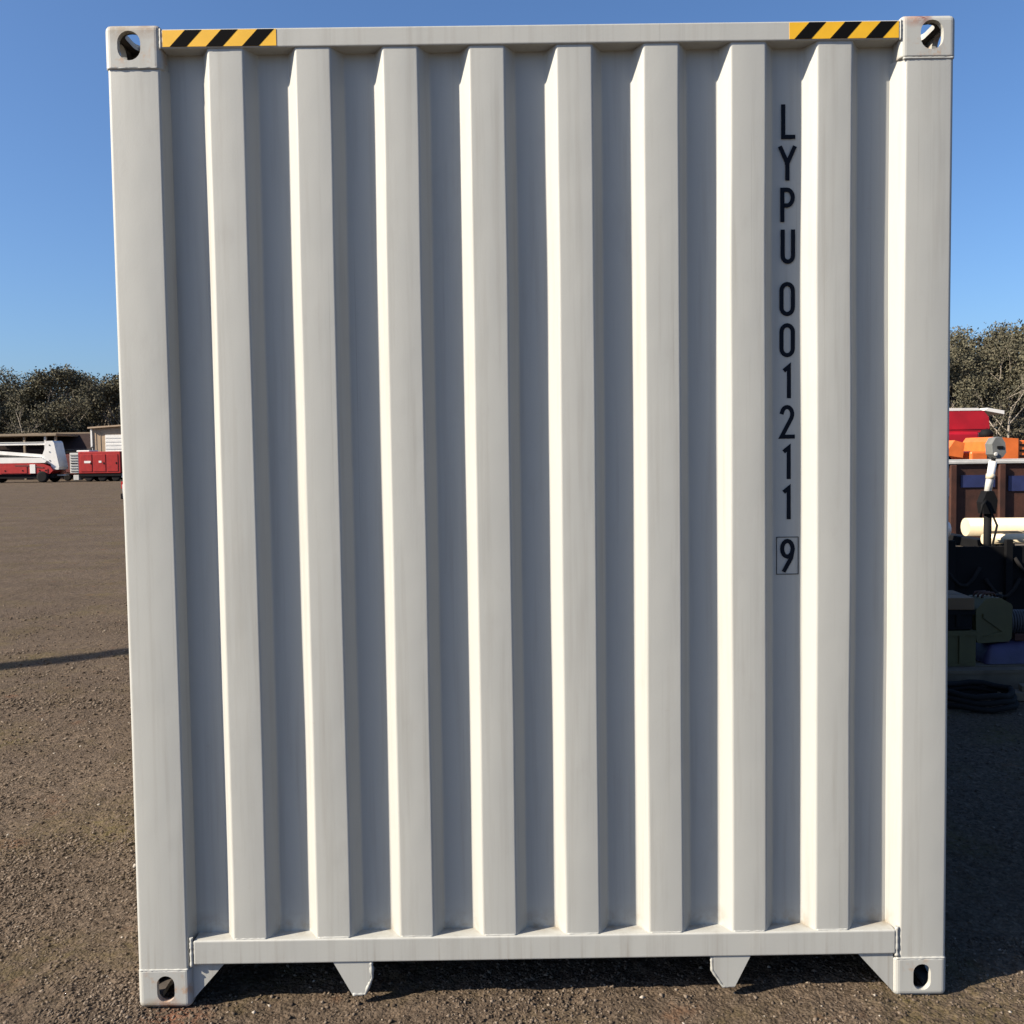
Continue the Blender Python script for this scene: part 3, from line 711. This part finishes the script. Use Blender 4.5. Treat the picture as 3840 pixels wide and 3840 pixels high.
# --- small silver car mostly hidden behind the container
c = thing('parked_hatchback', 'white hatchback with its rear peeping out behind the left container post', 'car', (-11.80, 30.3, 0), R(4))
MB().prism([(-1.95, 0.32), (1.9, 0.32), (1.95, 0.62), (1.75, 0.86), (0.95, 0.95), (-1.80, 0.98), (-1.98, 0.80)], 'y', -0.82, 0.82).build('body', M['white'], c)
MB().prism([(-1.82, 0.97), (0.98, 0.94), (0.30, 1.42), (-1.20, 1.48), (-1.62, 1.36)], 'y', -0.70, 0.70).build('cabin', M['white'], c)
for y0 in (-0.712, 0.690):
    MB().prism([(-1.55, 1.02), (-0.55, 1.00), (-0.55, 1.40), (-1.18, 1.41), (-1.42, 1.32)], 'y', y0, y0+0.022).build('window', M['glass'], c)
    MB().prism([(-0.47, 1.00), (0.72, 0.99), (0.22, 1.36), (-0.47, 1.40)], 'y', y0, y0+0.022).build('window', M['glass'], c)
for y0 in (-0.80, 0.60): MB().box(-2.02, -1.90, y0, y0+0.20, 0.66, 0.92, 0.02).build('tail_lamp', M['lens'], c)
MB().box(-2.06, -1.90, -0.78, 0.78, 0.30, 0.50, 0.03).build('bumper', M['dark'], c)
for x in (-1.25, 1.25):
    for y in (-0.76, 0.76): wheel(c, x, y, 0.30, 0.19)

# --- leaning steel mast out of frame on the left: its shadow crosses the yard
m_ = thing('leaning_mast', 'thin leaning steel mast whose shadow lies across the gravel at left', 'mast', (-12.85, -0.74, 0))
MB().tube([(0, 0, 0), (0, 3.4, 10.0)], [0.17, 0.13], 12).build('shaft', M['grey'], m_)
MB().box(-0.28, 0.28, -0.28, 0.28, -0.02, 0.06, 0.01).build('base_plate', M['grey'], m_)

# ------------------------------------------------------------------ right of the container
b = thing('boom_lift', 'red boom lift with a white topped boom showing above the orange machine', 'boom lift', (14.0, 28.3, 0))
bo = MB().prism([(-2.2, 2.20), (1.95, 2.20), (2.12, 2.34), (2.08, 2.72), (1.90, 2.93), (-2.2, 2.93)], 'y', -0.45, 0.45).build('boom', M['redd'], b)
MB().prism([(-2.2, 2.935), (1.88, 2.935), (1.70, 3.02), (-2.2, 3.04)], 'y', -0.46, 0.46).build('boom_cover', M['white'], bo)
MB().prism([(1.93, 2.93), (2.6, 2.80), (2.6, 2.92), (2.05, 3.02)], 'y', -0.46, 0.46).build('boom_tip', M['white'], bo)
MB().box(-2.2, 2.0, -0.475, -0.44, 2.31, 2.36).build('lower_flange', M['redd'], bo)
pbox(b, 'turntable', 'redd', -1.5, 1.5, -1.0, 1.0, 1.15, 2.20, bev=0.08)
pbox(b, 'counterweight', 'dark', -2.3, -1.4, -1.0, 1.0, 1.0, 1.9, bev=0.08)
pbox(b, 'chassis', 'dark', -1.9, 2.2, -1.05, 1.05, 0.55, 1.1, bev=0.05)
for x in (-1.3, 1.6):
    for y in (-1.15, 1.15): wheel(b, x, y, 0.5, 0.34)

b = thing('orange_loader', 'small orange compact loader with a dark engine bay standing behind the rusty skip', 'loader', (10.4, 17.6, 0))
pbox(b, 'body', 'orange', -0.45, 0.42, -0.6, 0.6, 0.55, 1.60, bev=0.05)
MB().prism([(-0.05, 1.36), (0.55, 1.36), (0.55, 1.86), (0.02, 1.90), (-0.05, 1.80)], 'y', -0.66, 0.55).build('bonnet', M['orange'], b)
MB().prism([(-1.02, 1.52), (-0.62, 1.46), (-0.58, 1.78), (-0.80, 1.84)], 'y', -0.6, 0.5).build('bucket', M['orange'], b)
pbox(b, 'engine_bay', 'dark', -0.10, 0.16, -0.675, -0.55, 1.40, 1.58, bev=0.01)
pbox(b, 'tail_guard', 'orange', 0.56, 0.95, -0.62, 0.55, 1.38, 1.82, bev=0.03)
for k in range(3): pbox(b, 'grille_bar', 'dark', 0.60, 0.92, -0.64, -0.615, 1.46+k*0.12, 1.50+k*0.12, bev=0.004)
MB().tube([(-0.9, -0.35, 1.5), (-0.45, -0.35, 1.1), (-0.2, -0.35, 0.9)], 0.06, 8).build('lift_arm', M['dark'], b)
MB().tube([(-0.9, 0.35, 1.5), (-0.45, 0.35, 1.1), (-0.2, 0.35, 0.9)], 0.06, 8).build('lift_arm', M['dark'], b)
MB().lathe([(0.03, 0), (0.12, 0.02), (0.15, 0.10), (0.10, 0.18), (0.02, 0.20)], (0.2, 0, 1.88), 'z', 14).build('air_filter', M['dark'], b)
for x in (-0.45, 0.5):
    for y in (-0.62, 0.62): wheel(b, x, y, 0.36, 0.26)

s = thing('skip_bin', 'rust brown steel skip with a pale top rim and blue plates behind the cream pipes', 'skip bin', (8.6, 12.2, 0))
MB().box(-2.4, 3.2, -0.03, 0.03, 0.08, 1.40).build('side_panel', M['rust'], s)
MB().box(-2.4, 3.2, 1.97, 2.03, 0.08, 1.40).build('side_panel', M['rust'], s)
MB().box(-2.43, -2.37, 0.032, 1.968, 0.08, 1.40).build('end_panel', M['rust'], s)
MB().box(3.17, 3.23, 0.032, 1.968, 0.08, 1.40).build('end_panel', M['rust'], s)
MB().box(-2.37, 3.17, 0.032, 1.968, 0.10, 0.16).build('floor', M['rust'], s)
for x in (-2.2, -1.42, -0.62, 0.2, 1.0, 1.8, 2.6): MB().box(x-0.05, x+0.05, -0.10, -0.032, 0.08, 1.39, 0.01).build('stiffener', M['rust'], s)
MB().box(-2.46, 3.26, -0.08, 0.06, 1.402, 1.455, 0.012).build('top_rim', M['lgrey'], s)
MB().box(-2.46, 3.26, 1.94, 2.08, 1.402, 1.455, 0.012).build('top_rim', M['lgrey'], s)
MB().box(-1.76, -1.47, -0.050, -0.032, 0.88, 1.18).build('plate', M['lilac'], s)
MB().box(-1.98, -1.80, -0.050, -0.032, 0.86, 1.14).build('plate', M['lilac'], s)
MB().box(-1.28, -0.72, -0.050, -0.032, 1.02, 1.22).build('plate', M['blue'], s)
MB().box(-0.50, 0.10, -0.050, -0.032, 0.95, 1.20).build('plate', M['blue'], s)
for x in (-2.0, 2.8):
    for y in (0.25, 1.75): MB().box(x-0.15, x+0.15, y-0.1, y+0.1, 0, 0.10).build('foot', M['rust'], s)

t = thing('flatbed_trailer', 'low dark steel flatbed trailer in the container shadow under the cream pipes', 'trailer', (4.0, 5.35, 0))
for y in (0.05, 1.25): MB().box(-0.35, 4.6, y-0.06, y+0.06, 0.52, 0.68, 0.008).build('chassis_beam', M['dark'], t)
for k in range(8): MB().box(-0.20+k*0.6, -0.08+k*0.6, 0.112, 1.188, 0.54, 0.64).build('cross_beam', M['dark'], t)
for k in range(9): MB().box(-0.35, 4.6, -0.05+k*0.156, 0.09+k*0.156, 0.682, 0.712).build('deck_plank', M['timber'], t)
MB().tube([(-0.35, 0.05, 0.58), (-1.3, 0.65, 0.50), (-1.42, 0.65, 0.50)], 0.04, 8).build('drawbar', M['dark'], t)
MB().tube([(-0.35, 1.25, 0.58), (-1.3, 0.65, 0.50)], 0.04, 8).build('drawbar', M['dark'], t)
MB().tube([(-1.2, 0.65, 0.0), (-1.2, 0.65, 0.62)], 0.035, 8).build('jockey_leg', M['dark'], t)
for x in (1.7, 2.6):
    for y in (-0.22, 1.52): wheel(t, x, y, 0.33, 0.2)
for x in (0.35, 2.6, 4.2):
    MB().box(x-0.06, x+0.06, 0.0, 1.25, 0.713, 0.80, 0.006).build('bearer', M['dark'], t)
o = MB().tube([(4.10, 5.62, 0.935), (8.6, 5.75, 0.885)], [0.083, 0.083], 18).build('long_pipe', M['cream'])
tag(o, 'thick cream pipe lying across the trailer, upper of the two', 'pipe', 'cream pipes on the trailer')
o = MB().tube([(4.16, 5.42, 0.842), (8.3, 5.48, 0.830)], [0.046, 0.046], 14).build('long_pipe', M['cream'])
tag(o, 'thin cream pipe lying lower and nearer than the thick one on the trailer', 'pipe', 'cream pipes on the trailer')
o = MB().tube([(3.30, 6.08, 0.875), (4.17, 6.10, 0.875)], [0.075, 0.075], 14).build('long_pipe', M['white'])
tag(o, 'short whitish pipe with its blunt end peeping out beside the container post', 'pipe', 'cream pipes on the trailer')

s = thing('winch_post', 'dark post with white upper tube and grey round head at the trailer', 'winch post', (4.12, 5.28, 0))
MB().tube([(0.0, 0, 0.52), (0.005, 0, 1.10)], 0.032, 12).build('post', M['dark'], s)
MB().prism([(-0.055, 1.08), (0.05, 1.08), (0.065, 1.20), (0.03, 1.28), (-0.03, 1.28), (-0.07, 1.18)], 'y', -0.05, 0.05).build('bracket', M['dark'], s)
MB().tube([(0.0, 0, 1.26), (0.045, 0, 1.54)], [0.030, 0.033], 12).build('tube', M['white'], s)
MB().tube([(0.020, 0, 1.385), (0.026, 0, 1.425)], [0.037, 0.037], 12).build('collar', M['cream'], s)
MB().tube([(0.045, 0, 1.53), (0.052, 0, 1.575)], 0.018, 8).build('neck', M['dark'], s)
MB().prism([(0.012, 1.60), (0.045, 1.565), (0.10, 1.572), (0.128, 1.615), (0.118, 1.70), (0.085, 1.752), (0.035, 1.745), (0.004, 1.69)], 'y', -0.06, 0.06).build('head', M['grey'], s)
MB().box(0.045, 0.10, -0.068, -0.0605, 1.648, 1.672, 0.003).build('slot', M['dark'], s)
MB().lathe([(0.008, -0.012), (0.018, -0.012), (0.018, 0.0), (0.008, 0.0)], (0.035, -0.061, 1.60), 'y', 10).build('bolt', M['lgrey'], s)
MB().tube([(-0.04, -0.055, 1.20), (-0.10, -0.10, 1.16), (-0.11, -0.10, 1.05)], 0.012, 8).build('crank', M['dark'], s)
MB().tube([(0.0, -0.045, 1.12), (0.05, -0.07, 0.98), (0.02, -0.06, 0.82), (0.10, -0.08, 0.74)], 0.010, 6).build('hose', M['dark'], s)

MB().box(-0.42, 4.62, -0.16, -0.12, 0.16, 0.80, 0.006).build('added_dark_board', M['dark'], t)  # black board added to stand in for the deep shade under the trailer
MB().box(-0.42, -0.38, -0.11, 1.42, 0.16, 0.80, 0.006).build('added_dark_end_board', M['dark'], t)  # black end board added for the same deep shade

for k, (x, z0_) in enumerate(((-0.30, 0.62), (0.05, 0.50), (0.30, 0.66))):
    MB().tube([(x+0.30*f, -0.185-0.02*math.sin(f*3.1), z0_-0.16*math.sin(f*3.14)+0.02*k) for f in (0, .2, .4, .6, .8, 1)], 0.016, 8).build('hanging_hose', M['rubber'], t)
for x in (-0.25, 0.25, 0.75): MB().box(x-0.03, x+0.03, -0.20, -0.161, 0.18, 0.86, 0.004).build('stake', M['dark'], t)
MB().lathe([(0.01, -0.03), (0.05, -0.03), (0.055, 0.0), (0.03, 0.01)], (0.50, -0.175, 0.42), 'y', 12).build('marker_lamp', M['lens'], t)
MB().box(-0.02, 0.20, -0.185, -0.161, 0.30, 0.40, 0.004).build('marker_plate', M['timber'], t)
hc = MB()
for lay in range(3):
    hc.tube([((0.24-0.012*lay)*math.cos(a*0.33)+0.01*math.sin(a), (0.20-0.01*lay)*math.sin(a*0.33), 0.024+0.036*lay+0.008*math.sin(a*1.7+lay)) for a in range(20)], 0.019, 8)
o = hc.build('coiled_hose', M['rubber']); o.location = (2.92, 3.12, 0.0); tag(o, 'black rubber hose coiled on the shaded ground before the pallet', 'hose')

# things stacked in the shade before the trailer
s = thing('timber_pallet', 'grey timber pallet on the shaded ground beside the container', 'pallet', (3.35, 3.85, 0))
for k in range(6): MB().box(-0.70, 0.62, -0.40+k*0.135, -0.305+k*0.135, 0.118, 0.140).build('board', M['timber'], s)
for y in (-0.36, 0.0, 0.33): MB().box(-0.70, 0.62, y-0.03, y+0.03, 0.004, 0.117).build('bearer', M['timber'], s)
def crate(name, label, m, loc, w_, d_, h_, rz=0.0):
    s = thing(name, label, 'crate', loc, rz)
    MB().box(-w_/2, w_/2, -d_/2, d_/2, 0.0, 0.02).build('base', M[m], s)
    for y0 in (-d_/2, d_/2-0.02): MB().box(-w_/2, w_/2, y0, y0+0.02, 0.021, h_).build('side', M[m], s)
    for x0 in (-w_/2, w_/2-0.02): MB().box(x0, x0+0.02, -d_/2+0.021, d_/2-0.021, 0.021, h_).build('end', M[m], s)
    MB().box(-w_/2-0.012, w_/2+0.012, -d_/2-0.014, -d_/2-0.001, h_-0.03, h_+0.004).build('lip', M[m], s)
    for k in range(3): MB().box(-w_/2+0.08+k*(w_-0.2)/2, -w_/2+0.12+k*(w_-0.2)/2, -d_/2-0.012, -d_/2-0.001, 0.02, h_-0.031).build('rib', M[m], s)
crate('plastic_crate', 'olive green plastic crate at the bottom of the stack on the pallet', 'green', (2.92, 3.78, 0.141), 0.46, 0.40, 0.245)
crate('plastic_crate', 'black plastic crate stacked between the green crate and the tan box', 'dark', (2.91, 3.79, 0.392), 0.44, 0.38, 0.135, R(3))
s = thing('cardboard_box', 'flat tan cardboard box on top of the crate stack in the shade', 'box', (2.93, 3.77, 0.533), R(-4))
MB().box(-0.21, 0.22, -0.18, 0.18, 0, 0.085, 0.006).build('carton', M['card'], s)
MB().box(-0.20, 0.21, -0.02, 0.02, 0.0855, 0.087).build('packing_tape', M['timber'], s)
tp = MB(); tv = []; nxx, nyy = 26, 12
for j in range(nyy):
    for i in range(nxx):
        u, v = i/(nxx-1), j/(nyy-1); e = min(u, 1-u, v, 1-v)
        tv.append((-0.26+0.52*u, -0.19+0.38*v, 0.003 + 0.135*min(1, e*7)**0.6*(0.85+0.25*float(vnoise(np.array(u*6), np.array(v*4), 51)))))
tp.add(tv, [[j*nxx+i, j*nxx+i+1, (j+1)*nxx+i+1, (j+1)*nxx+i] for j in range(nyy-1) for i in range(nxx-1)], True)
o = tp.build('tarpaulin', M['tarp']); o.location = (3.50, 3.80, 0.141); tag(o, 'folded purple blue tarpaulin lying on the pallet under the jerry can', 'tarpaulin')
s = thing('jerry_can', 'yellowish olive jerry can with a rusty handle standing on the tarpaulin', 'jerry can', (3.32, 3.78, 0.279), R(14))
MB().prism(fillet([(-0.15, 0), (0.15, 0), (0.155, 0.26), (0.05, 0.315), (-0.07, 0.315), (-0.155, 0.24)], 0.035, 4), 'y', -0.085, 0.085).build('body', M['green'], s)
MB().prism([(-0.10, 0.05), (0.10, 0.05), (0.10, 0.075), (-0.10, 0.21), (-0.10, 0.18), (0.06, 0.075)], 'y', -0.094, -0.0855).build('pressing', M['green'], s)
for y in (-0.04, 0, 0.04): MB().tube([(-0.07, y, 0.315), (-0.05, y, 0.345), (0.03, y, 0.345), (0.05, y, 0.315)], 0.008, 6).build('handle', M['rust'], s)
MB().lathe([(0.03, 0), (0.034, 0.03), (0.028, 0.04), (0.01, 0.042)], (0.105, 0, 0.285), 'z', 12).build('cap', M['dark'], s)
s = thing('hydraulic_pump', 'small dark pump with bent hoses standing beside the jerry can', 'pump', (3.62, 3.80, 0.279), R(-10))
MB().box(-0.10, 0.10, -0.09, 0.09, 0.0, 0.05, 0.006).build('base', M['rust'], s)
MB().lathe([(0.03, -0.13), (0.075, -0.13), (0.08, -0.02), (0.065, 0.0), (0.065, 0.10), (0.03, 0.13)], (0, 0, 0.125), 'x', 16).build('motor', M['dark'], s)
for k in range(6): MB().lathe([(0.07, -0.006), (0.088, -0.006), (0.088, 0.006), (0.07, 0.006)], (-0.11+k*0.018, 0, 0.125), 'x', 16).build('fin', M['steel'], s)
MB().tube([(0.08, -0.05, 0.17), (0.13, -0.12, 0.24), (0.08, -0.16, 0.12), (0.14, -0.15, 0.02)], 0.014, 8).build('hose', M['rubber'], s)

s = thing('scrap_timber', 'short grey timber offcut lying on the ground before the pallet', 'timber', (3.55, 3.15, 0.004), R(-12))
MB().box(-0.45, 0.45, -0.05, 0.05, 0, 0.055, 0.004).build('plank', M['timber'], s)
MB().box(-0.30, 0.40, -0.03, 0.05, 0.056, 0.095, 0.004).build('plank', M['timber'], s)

# ------------------------------------------------------------------ trees
def leaves(n, centres, spread, size, r_):
    c = centres[r_.integers(0, len(centres), n)] + np.clip(r_.normal(0, 1, (n, 3)), -1.9, 1.9)*np.array(spread)
    d = r_.normal(0, 1, (n, 3)); d[:, 2] -= 0.6; d /= np.linalg.norm(d, axis=1, keepdims=True)
    e = np.cross(d, r_.normal(0, 1, (n, 3))); e /= np.linalg.norm(e, axis=1, keepdims=True)+1e-9
    s = size*(0.6+0.8*r_.random((n, 1)))
    d = d*s; e = e*s*0.45
    return np.stack([c-d, c+e, c+d, c-e], 1)
def quads_mesh(name, q_):
    me = bpy.data.meshes.new(name); n = len(q_)
    me.vertices.add(n*4); me.vertices.foreach_set('co', q_.astype(np.float32).ravel())
    me.loops.add(n*4); me.loops.foreach_set('vertex_index', np.arange(n*4, dtype=np.int32))
    me.polygons.add(n); me.polygons.foreach_set('loop_start', np.arange(0, n*4, 4, dtype=np.int32))
    me.polygons.foreach_set('loop_total', np.full(n, 4, np.int32)); me.update(calc_edges=True); return me
def tree_meshes(seed, h, dens):
    r_ = np.random.default_rng(seed); rp = random.Random(seed)
    mb = MB(); tips = []
    def grow(p, d, ln, rad, lv):
        pts = [p]; rs = [rad]; n = 4
        for k in range(n):
            d = (d + Vector((rp.uniform(-.22, .22), rp.uniform(-.22, .22), rp.uniform(-.05, .16)))).normalized()
            p = p + d*ln/n; pts.append(p); rs.append(rad*(1-0.5*(k+1)/n))
        mb.tube(pts, rs, 6 if lv < 2 else 4, cap=False)
        if lv >= 3: tips.append(p); tips.append(pts[-2]); return
        for k in range(rp.choice((3, 4)) if lv else 6):
            f = rp.uniform(0.42, 1.0) if lv else 0.28+0.72*k/5
            i = min(n-1, int(f*n)); q0 = pts[i].lerp(pts[i+1], f*n-i)
            a = rp.uniform(0, 6.283); tilt = rp.uniform(0.45, 0.95)
            nd = (d*math.cos(tilt) + Vector((math.cos(a), math.sin(a), 0.15))*math.sin(tilt)).normalized()
            grow(q0, nd, ln*rp.uniform(0.42, 0.62), rs[i]*0.55, lv+1)
        if lv == 2: tips.append(p)
    grow(Vector((0, 0, -0.1)), Vector((rp.uniform(-.1, .1), rp.uniform(-.1, .1), 1)), h*0.62, h*0.016, 0)
    T = np.array([tuple(t) for t in tips])
    me_t = mb.mesh('trunk'); me_t.materials.append(M['bark'])
    me_c = quads_mesh('crown', leaves(int(len(T)*dens), T, (0.42, 0.42, 0.34), 0.115, r_)); me_c.materials.append(M['leaf'])
    return me_t, me_c, T[:, 2].max()
variants = [tree_meshes(100+k, 11.0, dn) for k, dn in enumerate((58, 44, 34, 64, 48, 12))]
def place_tree(x, y, h, k, label, group):
    mt, mc, top = variants[k]; sc = h/(top+0.2)
    e = thing('gum_tree', label, 'tree', (x, y, 0), random.uniform(0, 6.28), group); e.scale = (sc*1.05, sc*1.05, sc*(0.94 if x < 0 else 0.975))
    for nm, me_ in (('trunk', mt), ('crown', mc)):
        o = bpy.data.objects.new(nm, me_); C.objects.link(o); o.parent = e
lab_l = 'olive crowned gum tree in the tree line behind the sheds at left'
lab_r = 'olive crowned gum tree in the tree line behind the machines at right'
for x, y, h, k in ((-58.5, 96, 11.6, 0), (-55.2, 92, 11.0, 3), (-52.6, 97, 12.2, 1), (-50.2, 91, 11.3, 4), (-47.9, 98, 12.4, 0), (-46.6, 92, 11.7, 3), (-44.6, 95, 11.2, 1),
                   (-42.8, 91, 10.6, 4), (-41.6, 98, 11.3, 0), (-39.5, 92, 11.2, 3), (-36.5, 95, 11.4, 1), (-32.0, 92, 11.0, 0)):
    place_tree(x, y, h, k, lab_l, 'gum trees behind the sheds at left')
place_tree(-46.9, 88.2, 9.4, 5, 'thin pale trunked gum tree with forked bare limbs standing before the other trees at left', None)
for x, y, h, k in ((36.8, 82, 13.2, 3), (39.6, 79, 12.4, 0), (41.0, 84, 13.6, 1), (43.0, 79, 12.0, 4), (44.9, 83, 13.4, 0), (46.4, 79, 13.2, 3), (48.8, 83, 13.0, 1), (51.5, 80, 13.0, 4)):
    place_tree(x, y, h, k, lab_r, 'gum trees behind the machines at right')
place_tree(41.9, 74.0, 10.6, 5, 'thin gum tree with bare crooked pale limbs before the trees at right', None)

# far woodland and scrub that read as one mass
q_ = []
r_ = np.random.default_rng(5)
def mass(n, x0, x1, y0, y1, top, size):
    x = x0+(x1-x0)*r_.random(n); y = y0+(y1-y0)*r_.random(n)
    hh = top*(0.76+0.30*vnoise(x*0.22, y*0.22, 61)+0.34*(vnoise(x*1.1, y*0.9, 62)-0.5))
    z = hh*r_.random(n)**0.8
    c = np.stack([x, y, z], -1); return leaves(n, c, (0, 0, 0), size, r_)
q_.append(mass(85000, -74, -28, 99, 107, 10.2, 0.19)); q_.append(mass(26000, -28, 31, 99, 110, 9.4, 0.45)); q_.append(mass(75000, 31, 62, 86, 94, 12.4, 0.19))
q_.append(mass(14000, -62, -28, 88.5, 91, 4.2, 0.15)); q_.append(mass(14000, 34, 56, 74, 78, 4.6, 0.15))
tag(link('woodland', quads_mesh('woodland', np.concatenate(q_)), M['scrub']), kind='stuff')
mb = MB(); rp = random.Random(3)
for k in range(420):
    if k % 2: x, y, h = rp.uniform(-66, -28), rp.uniform(91, 99), rp.uniform(4, 9)
    else: x, y, h = rp.uniform(33, 58), rp.uniform(78, 88), rp.uniform(4, 10)
    pts = [Vector((x, y, 0))]
    for j in range(4): pts.append(pts[-1]+Vector((rp.uniform(-.5, .5), rp.uniform(-.3, .3), h/4)))
    mb.tube(pts, [0.09, 0.075, 0.06, 0.045, 0.02], 4, cap=False)
    for j in range(3):
        p0 = pts[2+j % 3]; mb.tube([p0, p0+Vector((rp.uniform(-1.2, 1.2), rp.uniform(-.6, .6), rp.uniform(0.6, 1.8)))], [0.045, 0.015], 4, cap=False)
tag(mb.build('sapling_stems', M['bark']), kind='stuff')
